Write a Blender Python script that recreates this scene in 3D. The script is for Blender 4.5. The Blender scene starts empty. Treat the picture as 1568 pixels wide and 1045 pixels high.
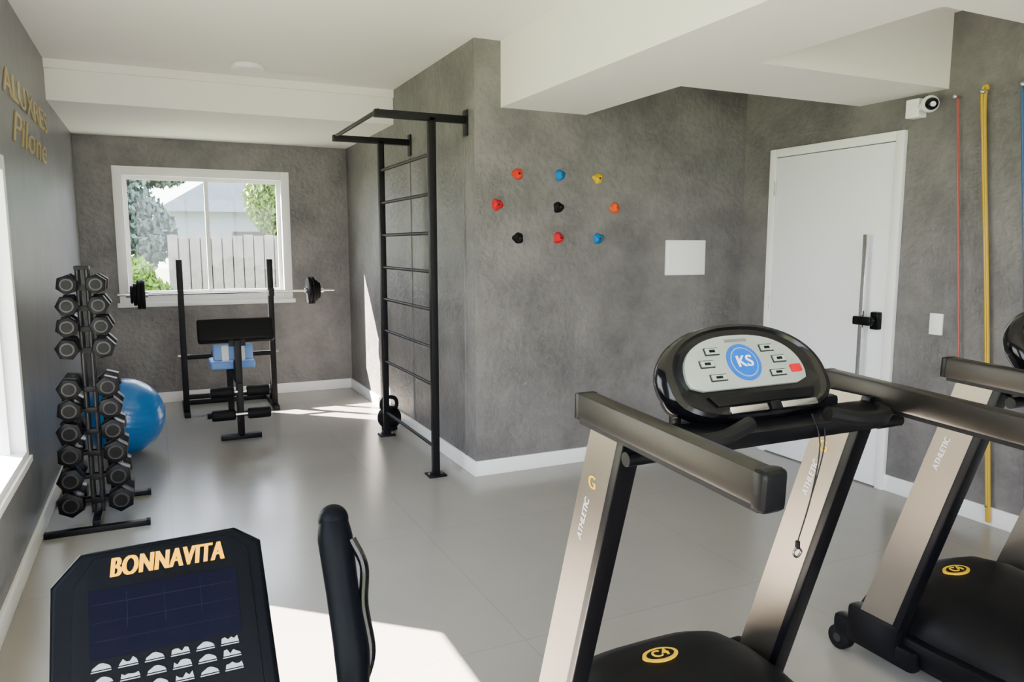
import bpy, bmesh, math, random
from mathutils import Vector, Matrix, Euler
random.seed(7)
PI=math.pi
scene=bpy.context.scene

# ---------------------------------------------------------------- materials
def mat(name,col,rough=0.5,metal=0.0,spec=0.5,noise=None,bump=None,coat=0.0):
    m=bpy.data.materials.new(name); m.use_nodes=True
    nt=m.node_tree; b=nt.nodes['Principled BSDF']
    b.inputs['Base Color'].default_value=(*col,1)
    b.inputs['Roughness'].default_value=rough
    b.inputs['Metallic'].default_value=metal
    b.inputs['Specular IOR Level'].default_value=spec
    b.inputs['Coat Weight'].default_value=coat
    geo=nt.nodes.new('ShaderNodeNewGeometry')
    if noise:
        scale,amt,col2=noise
        n=nt.nodes.new('ShaderNodeTexNoise'); n.inputs['Scale'].default_value=scale; n.inputs['Detail'].default_value=12; n.inputs['Roughness'].default_value=0.70
        nt.links.new(geo.outputs['Position'],n.inputs['Vector'])
        r=nt.nodes.new('ShaderNodeValToRGB'); r.color_ramp.elements[0].position=0.5-amt; r.color_ramp.elements[1].position=0.5+amt
        r.color_ramp.elements[0].color=(*col,1); r.color_ramp.elements[1].color=(*col2,1)
        nt.links.new(n.outputs['Fac'],r.inputs['Fac']); nt.links.new(r.outputs['Color'],b.inputs['Base Color'])
    if bump:
        n2=nt.nodes.new('ShaderNodeTexNoise'); n2.inputs['Scale'].default_value=bump[0]; n2.inputs['Detail'].default_value=6
        nt.links.new(geo.outputs['Position'],n2.inputs['Vector'])
        bp=nt.nodes.new('ShaderNodeBump'); bp.inputs['Strength'].default_value=bump[1]; bp.inputs['Distance'].default_value=bump[2]
        nt.links.new(n2.outputs['Fac'],bp.inputs['Height']); nt.links.new(bp.outputs['Normal'],b.inputs['Normal'])
    return m

M_wall=mat('plaster_grey',(0.096,0.092,0.094),0.46,spec=0.45,noise=(2.6,0.15,(0.178,0.170,0.168)),bump=(24,0.9,0.010))
M_wall_l=mat('plaster_grey_left',(0.095,0.100,0.110),0.38,spec=0.5,noise=(2.0,0.18,(0.150,0.157,0.170)),bump=(14,0.4,0.006))
M_ceil=mat('ceiling_paint',(0.885,0.860,0.83),0.7,noise=(0.8,0.3,(0.90,0.878,0.85)))
M_white=mat('white_paint',(0.88,0.88,0.885),0.35)
M_door=mat('door_lacquer',(0.86,0.88,0.91),0.3)
M_black=mat('black_steel',(0.004,0.004,0.005),0.45,spec=0.14)
M_rubber=mat('black_rubber',(0.004,0.004,0.005),0.6,spec=0.15,bump=(300,0.15,0.001))
M_plast=mat('black_plastic',(0.003,0.003,0.004),0.32,spec=0.14)
M_dbell=mat('dumbbell_rubber',(0.003,0.003,0.0035),0.38,spec=0.10)
M_gloss=mat('gloss_black',(0.002,0.002,0.003),0.14,spec=0.30)
M_conbody=mat('console_black',(0.002,0.0025,0.004),0.40,spec=0.04)
M_hood=mat('hood_plastic',(0.003,0.003,0.0035),0.5,spec=0.12,bump=(400,0.1,0.001))
M_chrome=mat('chrome',(0.70,0.70,0.71),0.2,metal=1)
M_silver=mat('brushed_silver',(0.180,0.158,0.130),0.33,metal=0.94,bump=(90,0.03,0.001))
M_rail=mat('rail_graphite',(0.032,0.029,0.026),0.36,metal=0.8,spec=0.25)
M_gold=mat('gold_metal',(0.42,0.34,0.16),0.4,metal=0.5)
M_yellow=mat('yellow_print',(0.72,0.42,0.003),0.5,spec=0.1)
M_orange=mat('orange_yellow_print',(0.82,0.36,0.0),0.5,spec=0.02)
M_screen=mat('lcd_navy',(0.0005,0.0007,0.006),0.3,spec=0.05)
M_screen2=mat('lcd_segments',(0.005,0.006,0.018),0.3,spec=0.05)
M_whitep=mat('white_print',(0.66,0.66,0.66),0.4)
M_wprint=mat('pale_print',(0.25,0.27,0.30),0.5,spec=0.1)
M_panel=mat('console_silver',(0.29,0.325,0.305),0.35,metal=0.3)
M_blue=mat('blue_print',(0.002,0.09,0.45),0.35,spec=0.1)
M_redp=mat('red_print',(0.42,0.003,0.012),0.35,spec=0.1)
M_lcd=mat('lcd_grey',(0.27,0.33,0.28),0.25)
M_ball=mat('ball_vinyl',(0.001,0.14,0.45),0.28,coat=0.15)
M_seat=mat('seat_blue',(0.13,0.27,0.60),0.6)
M_grey=mat('grey_plastic',(0.12,0.12,0.12),0.45)
M_dgrey=mat('dark_grey_plastic',(0.016,0.016,0.018),0.35,spec=0.25)
M_lamp=mat('lamp_opal',(0.85,0.85,0.85),0.4)
M_knob=mat('steel_dark',(0.25,0.25,0.25),0.3,metal=1)

def floor_mat():
    m=bpy.data.materials.new('floor_porcelain'); m.use_nodes=True; nt=m.node_tree; b=nt.nodes['Principled BSDF']
    geo=nt.nodes.new('ShaderNodeNewGeometry')
    br=nt.nodes.new('ShaderNodeTexBrick'); br.offset=0.0; br.squash=1.0
    br.inputs['Scale'].default_value=1.0; br.inputs['Brick Width'].default_value=1.2; br.inputs['Row Height'].default_value=1.2
    br.inputs['Mortar Size'].default_value=0.0025; br.inputs['Mortar Smooth'].default_value=0.3
    br.inputs['Color1'].default_value=(0.272,0.256,0.236,1); br.inputs['Color2'].default_value=(0.264,0.249,0.230,1); br.inputs['Mortar'].default_value=(0.22,0.205,0.185,1)
    nt.links.new(geo.outputs['Position'],br.inputs['Vector'])
    n=nt.nodes.new('ShaderNodeTexNoise'); n.inputs['Scale'].default_value=1.3; n.inputs['Detail'].default_value=6
    nt.links.new(geo.outputs['Position'],n.inputs['Vector'])
    mx=nt.nodes.new('ShaderNodeMix'); mx.data_type='RGBA'; mx.blend_type='MULTIPLY'; mx.inputs[0].default_value=1.0
    r=nt.nodes.new('ShaderNodeValToRGB'); r.color_ramp.elements[0].position=0.3; r.color_ramp.elements[1].position=0.7
    r.color_ramp.elements[0].color=(0.90,0.90,0.915,1); r.color_ramp.elements[1].color=(1,1,1,1)
    nt.links.new(n.outputs['Fac'],r.inputs['Fac'])
    nt.links.new(br.outputs['Color'],mx.inputs[6]); nt.links.new(r.outputs['Color'],mx.inputs[7])
    nt.links.new(mx.outputs[2],b.inputs['Base Color'])
    b.inputs['Roughness'].default_value=0.22
    return m
M_floor=floor_mat()

def glass_mat():
    m=bpy.data.materials.new('window_glass'); m.use_nodes=True; nt=m.node_tree; nt.nodes.clear()
    o=nt.nodes.new('ShaderNodeOutputMaterial'); t=nt.nodes.new('ShaderNodeBsdfTransparent'); g=nt.nodes.new('ShaderNodeBsdfGlossy')
    g.inputs['Roughness'].default_value=0.02
    mx=nt.nodes.new('ShaderNodeMixShader'); mx.inputs[0].default_value=0.012
    nt.links.new(t.outputs[0],mx.inputs[1]); nt.links.new(g.outputs[0],mx.inputs[2]); nt.links.new(mx.outputs[0],o.inputs[0])
    return m
M_glass=glass_mat()

# ---------------------------------------------------------------- builder
class B:
    def __init__(s,name): s.name=name; s.bm=bmesh.new(); s.mats=[]
    def mi(s,m):
        if m not in s.mats: s.mats.append(m)
        return s.mats.index(m)
    def add(s,tmp,m,M=None):
        ms=m if isinstance(m,(list,tuple)) else [m]
        idx=[s.mi(x) for x in ms]
        if M is not None: bmesh.ops.transform(tmp,matrix=M,verts=tmp.verts)
        vm={v:s.bm.verts.new(v.co) for v in tmp.verts}
        for f in tmp.faces:
            try: nf=s.bm.faces.new([vm[v] for v in f.verts])
            except ValueError: continue
            nf.material_index=idx[min(f.material_index,len(idx)-1)]; nf.smooth=True
        tmp.free()
    def box(s,c,size,m,rot=None,bev=0.0,M=None,seg=2):
        t=bmesh.new(); bmesh.ops.create_cube(t,size=1.0)
        bmesh.ops.scale(t,vec=Vector(size),verts=t.verts)
        if bev>0: bmesh.ops.bevel(t,geom=list(t.edges),offset=bev,segments=seg,profile=0.6,affect='EDGES')
        X=Matrix.Translation(Vector(c))
        if rot is not None: X=X@Euler(rot).to_matrix().to_4x4()
        if M is not None: X=M@X
        s.add(t,m,X)
    def bb(s,x0,x1,y0,y1,z0,z1,m,bev=0.0): s.box(((x0+x1)/2,(y0+y1)/2,(z0+z1)/2),(x1-x0,y1-y0,z1-z0),m,bev=bev)
    def cyl(s,p1,p2,r,m,seg=24,r2=None,bev=0.0,M=None):
        p1=Vector(p1);p2=Vector(p2);d=p2-p1;L=d.length
        t=bmesh.new(); bmesh.ops.create_cone(t,cap_ends=True,segments=seg,radius1=r,radius2=r if r2 is None else r2,depth=L)
        if bev>0:
            es=[e for e in t.edges if any(len(f.verts)>4 for f in e.link_faces)]
            bmesh.ops.bevel(t,geom=es,offset=bev,segments=2,profile=0.5,affect='EDGES')
        X=Matrix.Translation((p1+p2)/2)@d.to_track_quat('Z','Y').to_matrix().to_4x4()
        if M is not None: X=M@X
        s.add(t,m,X)
    def sph(s,c,r,m,sc=(1,1,1),u=32,v=20,M=None):
        t=bmesh.new(); bmesh.ops.create_uvsphere(t,u_segments=u,v_segments=v,radius=r)
        X=Matrix.Translation(Vector(c))@Matrix.Diagonal((*sc,1))
        if M is not None: X=M@X
        s.add(t,m,X)
    def tube(s,pts,r,m,seg=12,sub=6,M=None,close=False):
        P=[Vector(p) for p in pts]; rr=r if isinstance(r,(list,tuple)) else [r]*len(P)
        Q=[];R=[]
        n=len(P)
        rng=range(n if close else n-1)
        for i in rng:
            p0=P[(i-1)%n] if (close or i>0) else P[0]*2-P[1]
            p1=P[i];p2=P[(i+1)%n]
            p3=P[(i+2)%n] if (close or i+2<n) else p2*2-p1
            for k in range(sub):
                t=k/sub
                Q.append(0.5*((2*p1)+(p2-p0)*t+(2*p0-5*p1+4*p2-p3)*t*t+(3*p1-p0-3*p2+p3)*t**3))
                R.append(rr[i]*(1-t)+rr[(i+1)%n]*t)
        if not close: Q.append(P[-1]);R.append(rr[-1])
        t=bmesh.new(); rings=[]; N=len(Q); up=None
        for i,q in enumerate(Q):
            a=Q[(i-1)%N] if (close or i>0) else q; b=Q[(i+1)%N] if (close or i<N-1) else q
            d=(b-a).normalized()
            if up is None:
                up=Vector((0,0,1)) if abs(d.z)<0.9 else Vector((0,1,0))
            e1=(up-d*up.dot(d)).normalized(); up=e1; e2=d.cross(e1)
            rings.append([t.verts.new(q+(e1*math.cos(2*PI*j/seg)+e2*math.sin(2*PI*j/seg))*R[i]) for j in range(seg)])
        for i in range(N if close else N-1):
            A=rings[i];C=rings[(i+1)%N]
            for j in range(seg): t.faces.new((A[j],A[(j+1)%seg],C[(j+1)%seg],C[j]))
        if not close:
            t.faces.new(rings[0][::-1]); t.faces.new(rings[-1])
        s.add(t,m,M)
    def prism(s,poly,z0,z1,M,m,bev=0.0,mside=None):
        t=bmesh.new(); lo=[t.verts.new((p[0],p[1],z0)) for p in poly]; hi=[t.verts.new((p[0],p[1],z1)) for p in poly]
        n=len(poly); a=t.faces.new(lo[::-1]); b=t.faces.new(hi); sd=[]
        for i in range(n): sd.append(t.faces.new((lo[i],lo[(i+1)%n],hi[(i+1)%n],hi[i])))
        if mside is not None:
            for f in sd: f.material_index=1
        if bev>0:
            es=[e for e in t.edges if a in e.link_faces or b in e.link_faces]
            bmesh.ops.bevel(t,geom=es,offset=bev,segments=3,profile=0.5,affect='EDGES')
        bmesh.ops.recalc_face_normals(t,faces=t.faces)
        s.add(t,[m,mside] if mside is not None else m,M)
    def loft(s,secs,m,M=None,cap=True):
        t=bmesh.new(); rings=[[t.verts.new(p) for p in r] for r in secs]; n=len(rings[0])
        for i in range(len(rings)-1):
            for j in range(n): t.faces.new((rings[i][j],rings[i][(j+1)%n],rings[i+1][(j+1)%n],rings[i+1][j]))
        if cap: t.faces.new(rings[0][::-1]); t.faces.new(rings[-1])
        bmesh.ops.recalc_face_normals(t,faces=t.faces)
        s.add(t,m,M)
    def text(s,txt,size,M,m,ext=0.002,shear=0.0,bold=0.0,space=1.0,sx=1.0,align='CENTER'):
        shifts=[0.0] if bold<=0 else [-bold,-bold*0.33,bold*0.33,bold]
        for k,dx in enumerate(shifts):
            cu=bpy.data.curves.new('t','FONT'); cu.body=txt; cu.size=size; cu.extrude=ext; cu.shear=shear
            cu.space_character=space; cu.align_x=align; cu.align_y='CENTER'
            ob=bpy.data.objects.new('t',cu); scene.collection.objects.link(ob)
            dg=bpy.context.evaluated_depsgraph_get(); me=bpy.data.meshes.new_from_object(ob.evaluated_get(dg))
            t=bmesh.new(); t.from_mesh(me)
            for f in t.faces: f.material_index=0
            bpy.data.objects.remove(ob); bpy.data.curves.remove(cu); bpy.data.meshes.remove(me)
            s.add(t,m,M@Matrix.Translation((dx,0,k*0.00008))@Matrix.Diagonal((sx,1,1,1)))
    def done(s,loc=(0,0,0),angle=35,origin=True):
        me=bpy.data.meshes.new(s.name)
        if origin and len(s.bm.verts):
            xs=[v.co.x for v in s.bm.verts];ys=[v.co.y for v in s.bm.verts];zs=[v.co.z for v in s.bm.verts]
            o=Vector(((min(xs)+max(xs))/2,(min(ys)+max(ys))/2,min(zs)))
            bmesh.ops.translate(s.bm,vec=-o,verts=s.bm.verts)
        else: o=Vector((0,0,0))
        s.bm.to_mesh(me); s.bm.free()
        for m in s.mats: me.materials.append(m)
        me.set_sharp_from_angle(angle=math.radians(angle))
        ob=bpy.data.objects.new(s.name,me); ob.location=o+Vector(loc); scene.collection.objects.link(ob)
        return ob
def frame(o,ex,ey):
    ex=Vector(ex).normalized(); ey=Vector(ey); ey=(ey-ex*ey.dot(ex)).normalized(); ez=ex.cross(ey)
    M=Matrix((ex,ey,ez)).transposed().to_4x4(); M.translation=Vector(o); return M

# ---------------------------------------------------------------- dims
XL=-0.62; XC=1.82; XR=4.0; YB=7.8; YC=4.37; YF=-2.6; H=2.76; T=0.15

b=B('floor'); b.bb(XL-T,XR+T,YF-T,YB+T,-0.12,0,M_floor); b.done()
b=B('ceiling'); b.bb(XL-T,XR+T,YF-T,YB+T,H,H+0.15,M_ceil); b.done()
b=B('wall_back'); wx0,wx1,wz0,wz1=-0.265,1.175,1.02,2.165
b.bb(XL,wx0,YB,YB+T,0,H,M_wall); b.bb(wx1,XC,YB,YB+T,0,H,M_wall); b.bb(wx0,wx1,YB,YB+T,0,wz0,M_wall); b.bb(wx0,wx1,YB,YB+T,wz1,H,M_wall); b.done()
LW=[(2.05,4.12,0.50,1.87),(-2.2,1.3,0.50,2.2)]  # second opening is unseen, added to bring in more sky and sun bounce
b=B('wall_left')
b.bb(XL-T,XL,LW[0][1],YB+T,0,H,M_wall_l); b.bb(XL-T,XL,LW[1][1],LW[0][0],0,H,M_wall_l); b.bb(XL-T,XL,YF-T,LW[1][0],0,H,M_wall_l)
for y0,y1,z0,z1 in LW:
    b.bb(XL-T,XL,y0,y1,0,z0,M_wall_l); b.bb(XL-T,XL,y0,y1,z1,H,M_wall_l)
b.done()
b=B('wall_center'); b.bb(XC,XR,YC,YC+T,0,H,M_wall); b.done()
b=B('wall_alcove'); b.bb(XC,XC+T,YC+T,YB+T,0,H,M_wall); b.done()
b=B('wall_right'); b.bb(XR,XR+T,YF-T,YC+T,0,H,M_wall); b.done()
FX0,FX1=-0.4,2.75
b=B('wall_front'); b.bb(XL,FX0,YF-T,YF,0,H,M_wall); b.bb(FX1,XR,YF-T,YF,0,H,M_wall); b.bb(FX0,FX1,YF-T,YF,2.6,H,M_wall); b.done()
def beam(x0,x1,y0,y1,z0):
    b=B('ceiling_beam'); b.bb(x0,x1,y0,y1,z0,H,M_ceil); b.done()
b=B('ceiling_beam'); b.bb(XL,XC,6.1,YB,2.49,H,M_ceil); b.bb(XL,XC,6.075,6.1,2.70,H,M_ceil); b.done()
beam(2.0,2.62,YF,YC,2.36); beam(2.62,XR,2.8,3.38,2.36); beam(2.62,XR,1.3,1.88,2.36)

# baseboards
bh,bt=0.10,0.015
b=B('baseboard_back'); b.bb(XL+bt,XC-bt,YB-bt,YB,0,bh,M_white,0.003); b.done()
b=B('baseboard_left'); b.bb(XL,XL+bt,YF,YB,0,bh,M_white,0.003); b.done()
b=B('baseboard_alcove'); b.bb(XC-bt,XC,YC-bt,YB,0,bh,M_white,0.003); b.done()
b=B('baseboard_center'); b.bb(XC,XR,YC-bt,YC,0,bh,M_white,0.003); b.done()
b=B('baseboard_right'); b.bb(XR-bt,XR,YF,3.03,0,bh,M_white,0.003); b.bb(XR-bt,XR,4.085,YC-bt,0,bh,M_white,0.003); b.done()

# windows
b=B('window_1')
ox0,ox1,oz0,oz1=-0.325,1.235,0.96,2.225
y0,y1=YB-0.02,YB+0.10
b.bb(ox0,wx0+0.02,y0,y1,oz0,oz1,M_white,0.004); b.bb(wx1-0.02,ox1,y0,y1,oz0,oz1,M_white,0.004)
b.bb(wx0+0.02,wx1-0.02,y0,y1,wz1-0.02,oz1,M_white,0.004); b.bb(wx0+0.02,wx1-0.02,y0,y1,oz0,wz0+0.02,M_white,0.004)
b.bb(ox0-0.02,ox1+0.02,YB-0.05,YB,oz0-0.03,oz0+0.01,M_white,0.004)
cx=(wx0+wx1)/2+0.01
def sash(x0,x1,yy):
    w=0.035
    b.bb(x0,x0+w,yy-0.012,yy+0.012,wz0+0.02,wz1-0.02,M_white); b.bb(x1-w,x1,yy-0.012,yy+0.012,wz0+0.02,wz1-0.02,M_white)
    b.bb(x0+w,x1-w,yy-0.012,yy+0.012,wz1-0.055,wz1-0.02,M_white); b.bb(x0+w,x1-w,yy-0.012,yy+0.012,wz0+0.02,wz0+0.055,M_white)
    b.bb(x0+w,x1-w,yy-0.002,yy+0.002,wz0+0.055,wz1-0.055,M_glass)
sash(wx0+0.02,cx+0.02,YB+0.05); sash(cx-0.015,wx1-0.02,YB+0.077)
b.done()
for i,(y0,y1,z0,z1) in enumerate(LW):
    b=B('window_%d'%(i+2)); xa,xb=XL-0.10,XL+0.015
    b.bb(xa,xb,y0-0.04,y0+0.03,z0-0.06,z1+0.04,M_white,0.004); b.bb(xa,xb,y1-0.03,y1+0.03,z0-0.06,z1+0.04,M_white,0.004)
    b.bb(xa,xb,y0+0.03,y1-0.03,z1-0.03,z1+0.04,M_white,0.004); b.bb(xa,xb,y0+0.03,y1-0.03,z0-0.06,z0+0.03,M_white,0.004)
    b.bb(XL,XL+0.03,y0-0.06,y1+0.03,z0-0.03,z0+0.0,M_white,0.004)
    ym=(y0+y1)/2
    b.bb(XL-0.07,XL-0.04,ym-0.03,ym+0.03,z0+0.03,z1-0.03,M_white)
    b.bb(XL-0.07,XL-0.045,y1-0.07,y1-0.03,z0+0.03,z1-0.03,M_white)
    b.bb(XL-0.058,XL-0.054,y0+0.03,y1-0.03,z0+0.03,z1-0.03,M_glass)
    b.done()
b=B('window_4')  # unseen glazed opening, added behind the camera to fill the room with sky light
for k in range(4):
    x=FX0+(FX1-FX0-0.06)*k/3; b.bb(x,x+0.06,YF-0.10,YF-0.04,0,2.6,M_white,0.003)
b.bb(FX0+0.06,FX1-0.06,YF-0.10,YF-0.04,2.54,2.6,M_white); b.bb(FX0+0.06,FX1-0.06,YF-0.10,YF-0.04,0,0.06,M_white)
b.bb(FX0+0.06,FX1-0.06,YF-0.072,YF-0.068,0.06,2.54,M_glass); b.done()

# door
b=B('door_1'); XD=XR-0.002
dy0,dy1,dh=3.03,4.085,2.17
b.bb(XD-0.03,XD,dy0,dy0+0.055,0,dh,M_white,0.004); b.bb(XD-0.03,XD,dy1-0.055,dy1,0,dh,M_white,0.004); b.bb(XD-0.03,XD,dy0+0.055,dy1-0.055,dh-0.055,dh,M_white,0.004)
b.bb(XD-0.012,XD,dy0+0.055,dy1-0.055,0,dh-0.055,M_grey)
b.bb(XD-0.022,XD-0.004,dy0+0.060,dy1-0.060,0.008,dh-0.061,M_door,0.002)
xh=XR-0.075; yh=3.215
b.box((xh,yh,1.06),(0.022,0.030,1.02),M_chrome,bev=0.006)
for z in (0.68,1.44): b.cyl((xh,yh,z),(XR-0.02,yh,z),0.009,M_chrome)
b.box((XR-0.045,3.135,1.045),(0.045,0.055,0.11),M_plast,bev=0.01)
b.cyl((XR-0.07,3.135,1.045),(XR-0.12,3.135,1.045),0.018,M_plast)
b.box((XR-0.12,3.17,1.045),(0.03,0.13,0.055),M_plast,bev=0.012)
for z in (0.3,1.1,1.9): b.cyl((XR-0.034,dy1-0.06,z-0.05),(XR-0.034,dy1-0.06,z+0.05),0.007,M_chrome,seg=10)
b.done()

b=B('light_switch'); b.box((XR-0.006,2.77,1.057),(0.012,0.078,0.122),M_white,bev=0.003); b.box((XR-0.014,2.77,1.057),(0.008,0.03,0.05),M_white,bev=0.002); b.done()
b=B('wall_panel'); b.box((3.465,YC-0.009,1.415),(0.35,0.018,0.25),M_white,bev=0.004); b.box((3.465,YC-0.021,1.415),(0.32,0.006,0.22),M_white,bev=0.002); b.done()
b=B('security_camera')
b.box((XR-0.035,2.965,2.275),(0.07,0.085,0.105),M_white,bev=0.008)
b.cyl((XR-0.05,2.93,2.275),(XR-0.08,2.88,2.28),0.018,M_white)
b.sph((XR-0.085,2.845,2.280),0.046,M_white)
b.sph((XR-0.104,2.822,2.276),0.034,M_gloss)
b.cyl((XR-0.124,2.800,2.270),(XR-0.130,2.793,2.268),0.014,M_whitep)
b.done()
b=B('ceiling_light'); b.cyl((0.65,5.70,H-0.032),(0.65,5.70,H),0.112,M_white,seg=48,bev=0.006); b.cyl((0.65,5.70,H-0.036),(0.65,5.70,H-0.030),0.095,M_lamp,seg=48); b.done()

# gold lettering
b=B('wall_lettering')
b.text('ALUXRES',0.19,frame((XL+0.004,5.18,2.30),(0,1,0),(0,0,1)),M_gold,ext=0.003,sx=2.0,space=1.05)
b.text('Pilone',0.24,frame((XL+0.004,5.16,2.10),(0,1,0),(0,0,1)),M_gold,ext=0.003,shear=0.35,sx=2.2)
b.done()

# resistance bands
def bandobj(col,yt,yb,w,nm,zb=0.08):
    m=mat('band_'+nm,col,0.45)
    b=B('resistance_band'); X0=XR-0.002
    b.cyl((X0,yt,2.30),(XR-0.05,yt,2.30),0.009,M_chrome,seg=12); b.sph((XR-0.05,yt,2.30),0.013,M_chrome,u=12,v=8)
    b.cyl((X0-0.014,yb,zb+0.03),(XR-0.05,yb,zb+0.03),0.007,M_chrome,seg=12)
    t0=Vector((XR-0.03,yt,2.30)); t1=Vector((XR-0.03,yb,zb+0.03))
    if w>0.012:
        b.tube([t0+Vector((0,-w*.6,0.012)),t0+Vector((0,0,0.03)),t0+Vector((0,w*.7,0.012)),t0+Vector((0,w*.35,-0.12)),(t0+t1)/2+Vector((0,w*.25,0)),t1+Vector((0,w*.3,0)),t1+Vector((0,0,-0.02)),t1+Vector((0,-w*.3,0)),(t0+t1)/2+Vector((0,-w*.25,0)),t0+Vector((0,-w*.35,-0.12))],w*0.48,m,seg=8,close=True)
    else:
        b.tube([t0,(t0+t1)/2,t1],w*0.5,m,seg=8)
        b.sph(t0,w*0.9,m,u=10,v=8)
    b.done()
bandobj((0.36,0.06,0.05),2.725,2.545,0.011,'red')
bandobj((0.48,0.30,0.01),2.575,2.385,0.018,'yellow')
bandobj((0.02,0.10,0.24),2.375,2.19,0.014,'blue')

# climbing holds
RED=mat('hold_red',(0.45,0.006,0.015),0.6,spec=0.15);ORG=mat('hold_orange',(0.62,0.085,0.01),0.6,spec=0.15);BLU=mat('hold_blue',(0.006,0.13,0.34),0.6,spec=0.15);YEL=mat('hold_yellow',(0.52,0.36,0.003),0.6,spec=0.15);BLK=mat('hold_black',(0.004,0.004,0.004),0.6,spec=0.15);VER=mat('hold_vermilion',(0.54,0.03,0.012),0.6,spec=0.15)
def hold(x,z,m,k):
    b=B('climbing_hold'); t=bmesh.new(); bmesh.ops.create_icosphere(t,subdivisions=3,radius=1)
    rnd=random.Random(k)
    ph=[rnd.uniform(0,6) for _ in range(4)]
    for v in t.verts:
        a=math.atan2(v.co.z,v.co.x); f=1+0.10*math.sin(3*a+ph[0])+0.06*math.sin(5*a+ph[1])
        v.co.x*=0.038*f; v.co.z*=0.036*f
        if v.co.y>0: v.co.y=0
        else: v.co.y*=0.032*(1+0.2*math.sin(2*a+ph[2]))
    b.add(t,m,Matrix.Translation((x,YC,z)))
    b.cyl((x,YC-0.026,z),(x,YC-0.036,z),0.007,M_dgrey,seg=6)
    b.done()
for k,(x,z,m) in enumerate([(2.115,1.956,VER),(2.425,1.96,BLU),(2.716,1.95,YEL),(1.972,1.759,RED),(2.416,1.752,BLK),(2.855,1.757,ORG),(2.12,1.55,BLK),(2.418,1.552,RED),(2.725,1.549,BLU)]): hold(x,z,m,k)

# ---------------------------------------------------------------- wall ladder / pull-up station
b=B('wall_ladder')
lx=1.585; ya,yb=4.50,5.66; zt=2.29
for y in (ya,yb):
    b.box((lx,y,zt/2),(0.045,0.045,zt),M_black,bev=0.004)
    b.box((lx,y,0.006),(0.12,0.11,0.012),M_black,bev=0.002)
    for dx in (-0.045,0.045): b.cyl((lx+dx,y,0.01),(lx+dx,y,0.022),0.009,M_knob,seg=6)
    b.box(((1.225+XC)/2,y,zt),(XC-1.225,0.045,0.045),M_black,bev=0.004)
    b.box((XC-0.006,y,zt-0.02),(0.012,0.07,0.16),M_black,bev=0.002)
for z in (2.07,1.825,1.58,1.335,1.09,0.845,0.60,0.19):
    b.cyl((lx,ya+0.02,z),(lx,yb-0.02,z),0.0115,M_black,seg=14)
b.cyl((1.25,ya,zt+0.015),(1.25,yb,zt+0.015),0.014,M_black,seg=16)
b.done()
for y in (ya+0.04,yb):
    b=B('wall_strip_1' if y<5 else 'wall_strip_2'); b.bb(XC-0.008,XC,y-0.006,y+0.006,bh,2.2,M_wall); b.done()  # thin raised vertical strips in the wall material, near the ladder posts

b=B('kettlebell'); b.sph((1.66,5.84,0.10),0.098,M_rubber); b.cyl((1.66,5.84,0.0),(1.66,5.84,0.03),0.065,M_rubber)
b.tube([(1.61,5.84,0.16),(1.595,5.84,0.21),(1.61,5.84,0.255),(1.66,5.84,0.27),(1.71,5.84,0.255),(1.725,5.84,0.21),(1.71,5.84,0.16)],0.016,M_rubber); b.done()

# ---------------------------------------------------------------- exercise ball
b=B('exercise_ball'); t=bmesh.new(); bmesh.ops.create_uvsphere(t,u_segments=96,v_segments=96,radius=0.275)
for v in t.verts:
    a=math.asin(max(-1,min(1,v.co.z/0.275)))
    if abs(a)<1.2: v.co*=1+0.003*math.cos(a*44)
b.add(t,M_ball,Matrix.Translation((-0.275,5.95,0.277))@Euler((0.5,0.3,0)).to_matrix().to_4x4()); b.done(angle=80)

# ---------------------------------------------------------------- dumbbell rack
b=B('dumbbell_rack'); rx=-0.360; yc=4.57
for y in (4.35,4.90):
    b.bb(XL+0.02,-0.115,y-0.02,y+0.02,0.0,0.03,M_black,0.003)
    b.box((-0.115,y,0.016),(0.02,0.046,0.032),M_rubber,bev=0.003)
b.bb(rx-0.02,rx+0.02,4.35,4.90,0.03,0.06,M_black,0.003)
for y in (yc-0.035,yc+0.035):
    for dx in (-0.022,0.022): b.cyl((rx+dx,y,0.05),(rx+dx,y,1.38),0.011,M_dgrey,seg=12)
b.box((rx,yc,1.385),(0.07,0.11,0.02),M_black,bev=0.004)
rows=[0.135,0.268,0.40,0.52,0.64,0.755,0.965,1.08,1.19,1.30]
rr=random.Random(11)
for i,z in enumerate(rows):
    f=i/9; off=0.118*(1-f)+0.066*f; R=0.069*(1-f)+0.054*f; hl=0.095*(1-f)+0.065*f
    b.box((rx,yc-0.04,z-0.02),(0.06,0.02,0.03),M_black,bev=0.003)
    for sgn in (-1,1):
        x=rx+sgn*off
        for y in (yc-0.035,yc+0.035):
            b.box(((rx+x)/2,y,z-0.02),(off,0.012,0.014),M_black)
            b.box((x+sgn*0.016,y,z-0.004),(0.006,0.012,0.04),M_black)
        b.cyl((x,yc-0.065,z),(x,yc+0.065,z),0.0135,M_chrome,seg=16)
        tw=rr.uniform(-0.5,0.5); MR=Matrix.Translation((x,yc,z))@Matrix.Rotation(tw,4,'Y')
        for s2 in (-1,1):
            ya_=s2*0.06; yb_=ya_+s2*hl
            b.cyl((0,ya_,0),(0,yb_,0),R,M_dbell,seg=6,bev=0.010,M=MR)
            b.cyl((0,ya_-s2*0.006,0),(0,ya_+s2*0.002,0),R*0.5,M_chrome,seg=20,M=MR)
            b.cyl((0,yb_,0),(0,yb_+s2*0.003,0),R*0.58,M_dgrey,seg=20,M=MR)
            b.cyl((0,yb_+s2*0.002,0),(0,yb_+s2*0.005,0),R*0.46,M_dbell,seg=20,M=MR)
b.done()

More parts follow.
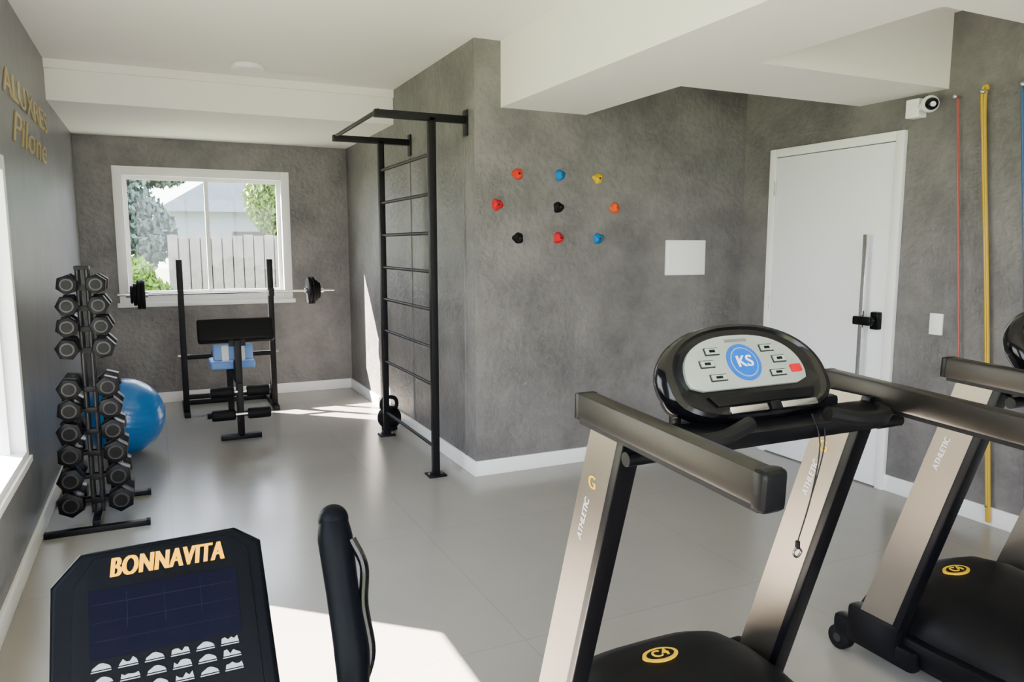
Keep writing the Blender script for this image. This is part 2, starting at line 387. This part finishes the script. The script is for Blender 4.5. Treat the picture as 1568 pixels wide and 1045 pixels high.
# ---------------------------------------------------------------- squat rack + barbell
b=B('squat_rack'); xl,xr=0.175,0.930; yr=7.12
for x in (xl,xr):
    b.box((x,yr,0.70),(0.05,0.05,1.36),M_black,bev=0.004)
    b.bb(x-0.025,x+0.025,6.98,7.62,0,0.04,M_black,0.004)
    b.box((x,yr-0.035,1.065),(0.045,0.05,0.02),M_black); b.box((x,yr-0.085,1.085),(0.045,0.012,0.07),M_black); b.box((x,yr-0.06,1.055),(0.045,0.06,0.012),M_black)
    b.box((x,yr+0.13,0.22),(0.03,0.03,0.42),M_black,rot=(0.6,0,0))
    b.cyl((x-0.05,yr,0.53),(x+0.05,yr,0.53),0.012,M_knob,seg=12)
b.bb(xl,xr,yr-0.02,yr+0.02,0.50,0.54,M_black,0.004)
b.bb(xl,xr,yr-0.02,yr+0.02,0.14,0.18,M_black,0.004)
b.bb(xl,xr,7.56,7.60,0.0,0.04,M_black,0.004)
b.done()
b=B('barbell'); zb=1.089; yy=7.06
b.cyl((-0.31,yy,zb),(1.50,yy,zb),0.012,M_chrome,seg=16)
for s_,x0 in ((-1,-0.10),(1,1.25)):
    x=x0
    for R,w in ((0.125,0.030),(0.125,0.030),(0.095,0.025),(0.075,0.02)):
        b.cyl((x,yy,zb),(x+s_*w,yy,zb),R,M_rubber,seg=32,bev=0.006)
        x+=s_*(w+0.003)
    b.cyl((x,yy,zb),(x+s_*0.03,yy,zb),0.026,M_chrome,seg=20)
    b.cyl((x0-s_*0.002,yy,zb),(x0-s_*0.022,yy,zb),0.024,M_chrome,seg=20)
b.done()

# ---------------------------------------------------------------- bench
b=B('weight_bench'); bx=0.53
b.box((bx,6.05,0.02),(0.30,0.05,0.04),M_black,bev=0.005)
b.box((bx,6.90,0.02),(0.40,0.05,0.04),M_black,bev=0.005)
b.box((bx,6.05,0.40),(0.05,0.05,0.76),M_black,bev=0.005)
b.box((bx,6.90,0.26),(0.05,0.05,0.46),M_black,bev=0.005)
b.box((bx,6.48,0.46),(0.05,0.88,0.05),M_black,bev=0.005)
for zz,yy in ((0.385,5.99),(0.215,5.96)):
    b.cyl((bx-0.21,yy,zz),(bx+0.21,yy,zz),0.012,M_chrome)
    for s_ in (-1,1): b.cyl((bx+s_*0.045,yy,zz),(bx+s_*0.215,yy,zz),0.042,M_rubber,bev=0.012)
b.box((bx,5.985,0.30),(0.04,0.035,0.30),M_black,bev=0.004)
b.box((bx,6.13,0.845),(0.56,0.075,0.19),M_rubber,rot=(-0.55,0,0),bev=0.025,seg=4)
b.box((bx,6.08,0.76),(0.12,0.04,0.06),M_black)
b.box((bx-0.02,6.40,0.555),(0.34,0.30,0.065),M_seat,bev=0.022,seg=4)
for dx in (-0.09,0.0,0.09): b.box((bx-0.02+dx,6.40,0.5885),(0.028,0.24,0.002),M_whitep)
b.box((bx-0.02,6.235,0.66),(0.30,0.05,0.13),M_seat,bev=0.02,seg=3,rot=(-0.2,0,0))
for dx in (-0.06,0.06): b.box((bx-0.02+dx,6.2085,0.66),(0.05,0.002,0.12),M_whitep,rot=(-0.2,0,0))
b.box((bx,6.235,0.56),(0.04,0.03,0.15),M_black)
b.box((bx,6.77,0.555),(0.28,0.42,0.065),M_rubber,bev=0.022,seg=4)
b.done()

# ---------------------------------------------------------------- treadmill
def treadmill(cx,name='treadmill'):
    b=B(name)
    b.box((0,0.72,0.115),(0.56,2.0,0.05),M_plast,bev=0.008)
    b.box((0,0.62,0.146),(0.46,1.9,0.012),M_rubber)
    for s in (-1,1):
        b.box((s*0.325,0.66,0.13),(0.10,1.95,0.075),M_plast,bev=0.015)
        b.box((s*0.325,0.55,0.171),(0.075,1.3,0.008),M_dgrey,bev=0.003)
        b.box((s*0.30,-0.28,0.045),(0.05,0.06,0.09),M_rubber,bev=0.008)
        b.box((s*0.372,1.70,0.10),(0.060,0.33,0.08),M_plast,bev=0.02)
        b.cyl((s*0.372-0.022,1.845,0.045),(s*0.372+0.022,1.845,0.045),0.045,M_rubber,seg=28,bev=0.006)
        b.cyl((s*0.372-0.026,1.845,0.045),(s*0.372+0.026,1.845,0.045),0.016,M_dgrey,seg=20)
    b.box((0,1.70,0.075),(0.72,0.08,0.05),M_black)
    secs=[]
    for y,w,h in ((1.04,0.29,0.155),(1.08,0.31,0.195),(1.20,0.33,0.245),(1.35,0.340,0.285),(1.50,0.345,0.315),(1.62,0.34,0.325),(1.73,0.33,0.31),(1.80,0.315,0.275),(1.85,0.29,0.21),(1.875,0.26,0.13)):
        r=[]
        for k in range(29):
            a=PI*k/28; c=math.cos(a); s_=math.sin(a)
            r.append((w*math.copysign(abs(c)**0.55,c),y,0.065+(h-0.065)*(s_**0.62)))
        secs.append(r)
    b.loft(secs,M_hood)
    b.box((0,1.05,0.165),(0.56,0.02,0.01),M_yellow)
    MD=frame((-0.045,1.64,0.3265),(1,0.0,0),(0,1,-0.03))
    def ell(rx,ry,n=40): return [(rx*math.cos(2*PI*i/n),ry*math.sin(2*PI*i/n)) for i in range(n)]
    b.prism(ell(0.058,0.034),-0.006,0.001,MD,M_yellow); b.prism(ell(0.046,0.024),0,0.002,MD,M_hood)
    b.text('C4',0.046,MD@Matrix.Translation((0,0,0.003)),M_yellow,ext=0.0008,bold=0.0012)
    for s in (-1,1):
        MX=frame((s*0.376,0,0),(0,1,0),(0,0,1))
        poly=[(1.645,0.09),(1.785,0.09),(1.450,1.11),(1.325,1.11)]
        b.prism(poly,-0.024,0.024,MX,M_silver,mside=M_plast,bev=0.0)
        b.prism([(1.628,0.09),(1.655,0.09),(1.337,1.11),(1.310,1.11)],-0.026,0.026,MX,M_plast,bev=0.003)
        b.box((s*0.376,1.70,0.14),(0.062,0.20,0.13),M_plast,bev=0.015)
        def onside(y,z,txt,size,m,rot=0,sx=1):
            MM=frame((s*0.376-0.0245,y,z),(0,-1,0),(0,0,1))@Matrix.Rotation(rot,4,'Z')
            b.text(txt,size,MM,m,ext=0.0006,bold=0.0008,sx=sx)
        onside(1.452,0.945,'G',0.045,M_yellow)
        onside(1.490,0.845,'ATHLETIC',0.026,M_whitep,rot=PI/2-0.32)
        R=0.045
        b.box((s*0.397,1.19,1.111),(0.052,0.60,0.062),M_rail,bev=0.009,rot=(R,0,0))
        b.box((s*0.397,0.900,1.096),(0.056,0.035,0.076),M_plast,bev=0.014,seg=3,rot=(R,0,0))
        b.box((s*0.397,1.490,1.124),(0.054,0.02,0.064),M_plast,bev=0.006,rot=(R,0,0))
        b.box((s*0.397,1.19,1.077),(0.046,0.58,0.012),M_black,rot=(R,0,0))
        b.cyl((s*0.385-0.04,1.28,1.05),(s*0.385+0.04,1.28,1.05),0.016,M_plast)
    b.box((0,1.30,1.070),(0.74,0.085,0.045),M_plast,bev=0.015,rot=(0.3,0,0))
    b.box((0,1.345,1.09),(0.50,0.05,0.07),M_plast,bev=0.012)
    for s in (-1,1): b.tube([(s*0.12,1.24,1.105),(s*0.22,1.225,1.085),(s*0.33,1.25,1.08),(s*0.372,1.30,1.085)],0.017,M_rubber,seg=10)
    # console
    MC=frame((-0.028,1.36,1.180),(1,0,0),(0,0.56,0.83))
    def outline(k=1.0,n=64):
        P=[]
        for i in range(n):
            a=2*PI*i/n; c=math.cos(a); s_=math.sin(a)
            hw=0.254; hh=0.145 if s_>0 else 0.108
            e=0.95 if s_>0 else 0.62
            P.append(((hw*math.copysign(abs(c)**(0.92 if s_>0 else 0.7),c))*k,(hh*math.copysign(abs(s_)**e,s_))*k))
        return P
    secs=[]
    for k,z in ((0.70,-0.055),(0.88,-0.050),(0.97,-0.03),(1.0,-0.008),(0.995,0.010),(0.96,0.022),(0.90,0.026),(0.86,0.020)):
        secs.append([(p[0],p[1],z) for p in outline(k)])
    b.loft(secs,M_gloss,M=MC)
    MP=MC@Matrix.Translation((-0.012,0.016,0))@Matrix.Diagonal((0.97,0.90,1,1))
    P=[]
    for i in range(33):
        a=PI*i/32; P.append((0.188*math.copysign(abs(math.cos(a))**0.85,math.cos(a)),-0.022+0.122*math.sin(a)**0.85))
    P+= [(-0.182,-0.040),(-0.150,-0.052),(0.150,-0.052),(0.182,-0.040)]
    b.prism(P,0.018,0.028,MP,M_panel,bev=0.002)
    b.prism([(p[0],p[1]+0.018) for p in ell(0.051,0.053)],0.026,0.031,MP,M_blue,bev=0.001)
    b.prism([(p[0],p[1]+0.018) for p in ell(0.041,0.043)],0.030,0.0315,MP,M_wprint)
    b.prism([(p[0],p[1]+0.018) for p in ell(0.038,0.040)],0.031,0.0322,MP,M_blue)
    b.text('KS',0.046,MP@Matrix.Translation((0,0.018,0.033)),M_whitep,ext=0.0006,bold=0.001)
    for sx in (-1,1):
        for (px,py,w,h) in ((0.088,0.055,0.044,0.022),(0.115,0.020,0.044,0.022),(0.095,-0.020,0.050,0.020)):
            b.box((sx*px,py,0.029),(w,h,0.003),M_dgrey,bev=0.001,M=MP); b.box((sx*px,py,0.0312),(w-0.006,h-0.006,0.003),M_lcd,M=MP)
            b.box((sx*px,py,0.033),(w*0.4,h*0.35,0.001),M_plast,M=MP)
    b.box((0.157,-0.012,0.030),(0.034,0.022,0.008),M_redp,bev=0.003,M=MP)
    b.box((0.0,0.084,0.0285),(0.07,0.008,0.002),M_grey,M=MP)
    b.prism([(-0.150,-0.045),(0.180,-0.045),(0.165,-0.070),(-0.130,-0.070)][::-1],0.019,0.026,MC,M_plast,bev=0.002)
    for s in (-1,1):
        b.box((0.025+s*0.078,-0.086,0.026),(0.115,0.017,0.018),M_chrome,bev=0.004,M=MC)
    b.box((0.025,-0.086,0.028),(0.03,0.022,0.022),M_plast,bev=0.003,M=MC)
    b.tube([(0.10,1.27,1.10),(0.105,1.245,1.03),(0.09,1.25,0.90),(0.065,1.26,0.79)],0.0018,M_black,seg=6)
    b.tube([(0.135,1.27,1.10),(0.125,1.25,1.02),(0.09,1.255,0.88),(0.065,1.26,0.79)],0.0018,M_black,seg=6)
    b.cyl((0.065,1.26,0.79),(0.065,1.26,0.772),0.006,M_black,seg=10)
    b.tube([(0.065,1.26,0.775),(0.052,1.26,0.762),(0.065,1.26,0.750),(0.078,1.26,0.762)],0.003,M_knob,seg=6,close=True)
    b.done(loc=(cx,0,0))
treadmill(1.30); treadmill(2.62)

# ---------------------------------------------------------------- elliptical trainer (foreground)
b=B('elliptical_trainer'); ex=-0.018
MC=frame((ex,1.335,1.013),(1,0,0),(0,0.45,0.89))
body=[(-0.162,-0.052),(-0.119,-0.006),(0.116,0.0),(0.157,-0.028),(0.172,-0.36),(-0.168,-0.36)]
b.prism(body,-0.045,0.0,MC,M_conbody,bev=0.010)
inner=[(-0.130,-0.062),(-0.100,-0.018),(0.103,-0.012),(0.134,-0.036),(0.145,-0.335),(-0.140,-0.335)]
b.prism(inner,-0.002,0.0025,MC,M_conbody,bev=0.001)
b.text('BONNAVITA',0.043,MC@Matrix.Translation((0.008,-0.038,0.0035)),M_orange,ext=0.0007,shear=0.18,bold=0.0018,space=1.08,sx=0.66)
b.box((0.002,-0.120,0.003),(0.222,0.105,0.002),M_screen,M=MC)
for yy in (-0.090,-0.118,-0.146): b.box((0.002,yy,0.0042),(0.21,0.0009,0.0005),M_screen2,M=MC)
for xx in (-0.055,0.0,0.055): b.box((xx,-0.105,0.0042),(0.0009,0.054,0.0005),M_screen2,M=MC)
rnd=random.Random(3)
for row in range(3):
    for i in range(6):
        cx=-0.094+i*0.0375+row*0.002; cy=-0.187-row*0.020
        hs=[rnd.uniform(0.002,0.010) for _ in range(6)]
        if i%2==0: hs=[0.003,0.006,0.009,0.009,0.007,0.004]
        poly=[(cx-0.013,cy)]+[(cx-0.012+k*0.0048,cy+hs[k]) for k in range(6)]+[(cx+0.014,cy)]
        b.prism(poly[::-1],0.0025,0.0032,MC,M_wprint)
        b.box((cx,cy-0.0025,0.003),(0.028,0.0015,0.0008),M_wprint,M=MC)
for i in range(5): b.box((-0.08+i*0.04,-0.275,0.004),(0.026,0.016,0.006),M_grey,bev=0.002,M=MC)
b.cyl((ex,1.36,0.80),(ex,1.62,0.42),0.035,M_black)
b.box((ex,1.33,0.86),(0.10,0.06,0.16),M_plast,bev=0.015,rot=(-0.46,0,0))
MX=frame((ex,0,0),(0,1,0),(0,0,1))
hp=[(1.62+0.30*math.cos(2*PI*i/48)*(1.12 if math.cos(2*PI*i/48)<0 else 1),0.34+0.24*math.sin(2*PI*i/48)) for i in range(48)]
b.prism(hp,-0.07,0.07,MX,M_plast,bev=0.02)
for s in (-1,1):
    b.cyl((ex+s*0.07,1.62,0.34),(ex+s*0.085,1.62,0.34),0.14,M_grey,seg=40,bev=0.004)
    b.box((ex+s*0.11,1.62+s*0.07,0.34),(0.025,0.18,0.035),M_knob,bev=0.005)
    b.tube([(ex+s*0.15,1.62+s*0.13,0.34),(ex+s*0.19,1.25,0.26),(ex+s*0.19,0.55,0.20)],0.022,M_black)
    b.box((ex+s*0.19,0.68,0.235),(0.13,0.36,0.035),M_rubber,bev=0.012)
    b.box((ex+s*0.19,0.86,0.265),(0.13,0.02,0.05),M_rubber,bev=0.008)
    b.tube([(ex+s*0.19,1.26,0.27),(ex+s*0.245,1.24,0.45),(ex+s*0.256,1.14,0.68),(ex+s*0.258,1.09,0.80)],0.017,M_black)
    b.tube([(ex+s*0.260,1.085,0.78),(ex+s*0.262,1.10,0.86),(ex+s*0.258,1.135,0.95),(ex+s*0.255,1.165,1.03),(ex+s*0.255,1.176,1.062)],[0.023,0.027,0.026,0.028,0.022],M_conbody,seg=24)
    b.sph((ex+s*0.255,1.176,1.058),0.0245,M_conbody)
    b.tube([(ex+s*0.278,1.15,1.03),(ex+s*0.292,1.13,0.99),(ex+s*0.288,1.12,0.93),(ex+s*0.293,1.10,0.86),(ex+s*0.275,1.09,0.81)],0.0075,M_gloss,seg=10)
b.cyl((ex-0.255,1.24,0.45),(ex+0.255,1.24,0.45),0.014,M_black)
b.box((ex,1.80,0.03),(0.50,0.07,0.06),M_black,bev=0.012); b.box((ex,0.35,0.03),(0.48,0.07,0.06),M_black,bev=0.012)
b.box((ex,1.10,0.08),(0.07,1.44,0.06),M_black,bev=0.01)
b.done()

# ---------------------------------------------------------------- exterior
M_grass=mat('grass',(0.08,0.11,0.05),0.9,noise=(6,0.3,(0.13,0.165,0.08)))
M_fence=mat('fence_wood',(0.16,0.145,0.13),0.8,noise=(5,0.12,(0.24,0.225,0.205)))
M_fdark=mat('fence_gap',(0.05,0.047,0.043),0.9)
M_house=mat('house_wall',(0.19,0.22,0.27),0.8); M_roof=mat('roof_tile',(0.13,0.155,0.20),0.8,noise=(8,0.2,(0.18,0.205,0.25)))
b=B('lawn'); b.bb(-40,40,-40,60,-0.35,-0.14,M_grass); b.done()
b=B('fence'); x=0.15; k=0
while x<6:
    w=0.14; b.bb(x,x+w-0.016,11.2+0.01*(k%2),11.225+0.01*(k%2),-0.138,1.64+0.03*random.random(),M_fence); x+=w; k+=1
b.bb(0.15,6,11.24,11.25,-0.1,1.6,M_fdark)
b.bb(0.15,6,11.255,11.29,0.3,0.4,M_fence); b.bb(0.15,6,11.255,11.29,1.2,1.3,M_fence); b.done()
b=B('neighbor_house'); b.bb(0.3,7,17,22,-0.138,2.25,M_house)
b.prism([(0.0,2.2),(7.3,2.2),(6.2,3.0),(1.3,3.0)],-22.3,-16.7,frame((0,0,0),(1,0,0),(0,0,1)),M_roof)
b.bb(1.2,3.1,18.5,21,2.2,3.45,M_house)
for xx in (1.4,1.95,2.5): b.bb(xx,xx+0.35,18.48,18.5,3.05,3.32,M_roof)
b.bb(1.5,2.2,16.98,17.0,1.0,1.8,M_fdark); b.done()
def foliage(name,cl,col,col2,trunk,n=5200,s=0.07):
    m=mat(name+'_leaf',col,0.6,spec=0.2,noise=(7,0.2,col2)); tm=mat(name+'_bark',(0.05,0.04,0.03),0.9)
    b=B(name); t=bmesh.new()
    for c,r in cl:
        for _ in range(int(n*r[0]/sum(q[1][0] for q in cl))):
            d=Vector((random.gauss(0,1),random.gauss(0,1),random.gauss(0,1))).normalized()*(random.random()**0.45)
            p=Vector((c[0]+d.x*r[0],c[1]+d.y*r[1],c[2]+d.z*r[2]))
            R=Euler((random.uniform(0,6),random.uniform(0,6),random.uniform(0,6))).to_matrix()
            k=s*random.uniform(0.6,1.2)
            vs=[t.verts.new(p+R@Vector(q)) for q in ((-k,0,0),(0,-k*.45,0),(k,0,0),(0,k*.45,0.1*k))]
            t.faces.new(vs)
    b.add(t,m)
    x,y,z=trunk; b.tube([(x,y,-0.10),(x+0.05,y,z*0.5),(x,y+0.05,z)],[0.12,0.09,0.05],tm)
    for c,r in cl: b.tube([(x,y+0.02,z*0.7),((x+c[0])/2,(y+c[1])/2,(z+c[2])/2),c],[0.05,0.035,0.015],tm,seg=8)
    b.done(angle=180)
foliage('garden_tree',[((-0.75,12.2,2.3),(0.75,0.7,0.8)),((-0.25,12.4,1.7),(0.55,0.6,0.6)),((-1.2,12.3,1.4),(0.8,0.7,0.9)),((0.05,12.5,2.65),(0.55,0.5,0.28))],(0.05,0.075,0.065),(0.13,0.18,0.16),(-0.7,12.3,2.0),n=15000)
foliage('garden_shrub',[((-0.35,10.6,0.95),(0.4,0.35,0.45)),((-0.15,10.8,0.7),(0.4,0.35,0.40))],(0.06,0.12,0.015),(0.16,0.28,0.04),(-0.3,10.7,0.6),n=7000,s=0.05)
foliage('garden_tree',[((2.0,14.5,2.4),(0.5,0.5,0.7)),((2.4,14.6,1.9),(0.5,0.5,0.6))],(0.09,0.15,0.04),(0.21,0.30,0.10),(2.2,14.5,2.0),n=9000)

# ---------------------------------------------------------------- world + lights
w=bpy.data.worlds.new('sky'); scene.world=w; w.use_nodes=True; nt=w.node_tree; bg=nt.nodes['Background']
tc=nt.nodes.new('ShaderNodeTexCoord'); sp=nt.nodes.new('ShaderNodeSeparateXYZ'); rp=nt.nodes.new('ShaderNodeValToRGB')
nt.links.new(tc.outputs['Generated'],sp.inputs[0]); nt.links.new(sp.outputs['Z'],rp.inputs['Fac']); nt.links.new(rp.outputs['Color'],bg.inputs['Color'])
rp.color_ramp.elements[0].position=0.0; rp.color_ramp.elements[0].color=(0.95,0.965,1,1); rp.color_ramp.elements[1].position=0.75; rp.color_ramp.elements[1].color=(0.62,0.76,1,1)
bg.inputs['Strength'].default_value=13.0
sl=bpy.data.lights.new('sun','SUN'); sl.energy=185; sl.angle=0.009; sl.color=(1,0.89,0.76)
so=bpy.data.objects.new('sun',sl); scene.collection.objects.link(so)
so.rotation_euler=Vector((0.741,-0.671,-0.82)).to_track_quat('-Z','Y').to_euler(); so.location=(-5,10,8)
def portal(n,loc,dirv,sx,sy):
    l=bpy.data.lights.new(n,'AREA'); l.shape='RECTANGLE'; l.size=sx; l.size_y=sy; l.cycles.is_portal=True
    o=bpy.data.objects.new(n,l); o.location=loc; o.rotation_euler=Vector(dirv).to_track_quat('-Z','Z').to_euler(); scene.collection.objects.link(o)
portal('portal_back',((wx0+wx1)/2,YB+0.12,(wz0+wz1)/2),(0,-1,0),wx1-wx0,wz1-wz0)
for i,(y0,y1,z0,z1) in enumerate(LW): portal('portal_left',(XL-0.12,(y0+y1)/2,(z0+z1)/2),(1,0,0),y1-y0,z1-z0)
portal('portal_front',((FX0+FX1)/2,YF-0.12,1.3),(0,1,0),FX1-FX0,2.6)

cam=bpy.data.cameras.new('camera'); co=bpy.data.objects.new('camera',cam); scene.collection.objects.link(co)
co.location=(0,0,1.5); co.rotation_euler=(math.radians(90-7.3),0,math.radians(-25.43)); cam.lens=26.15; cam.sensor_width=36; cam.clip_start=0.02
scene.camera=co
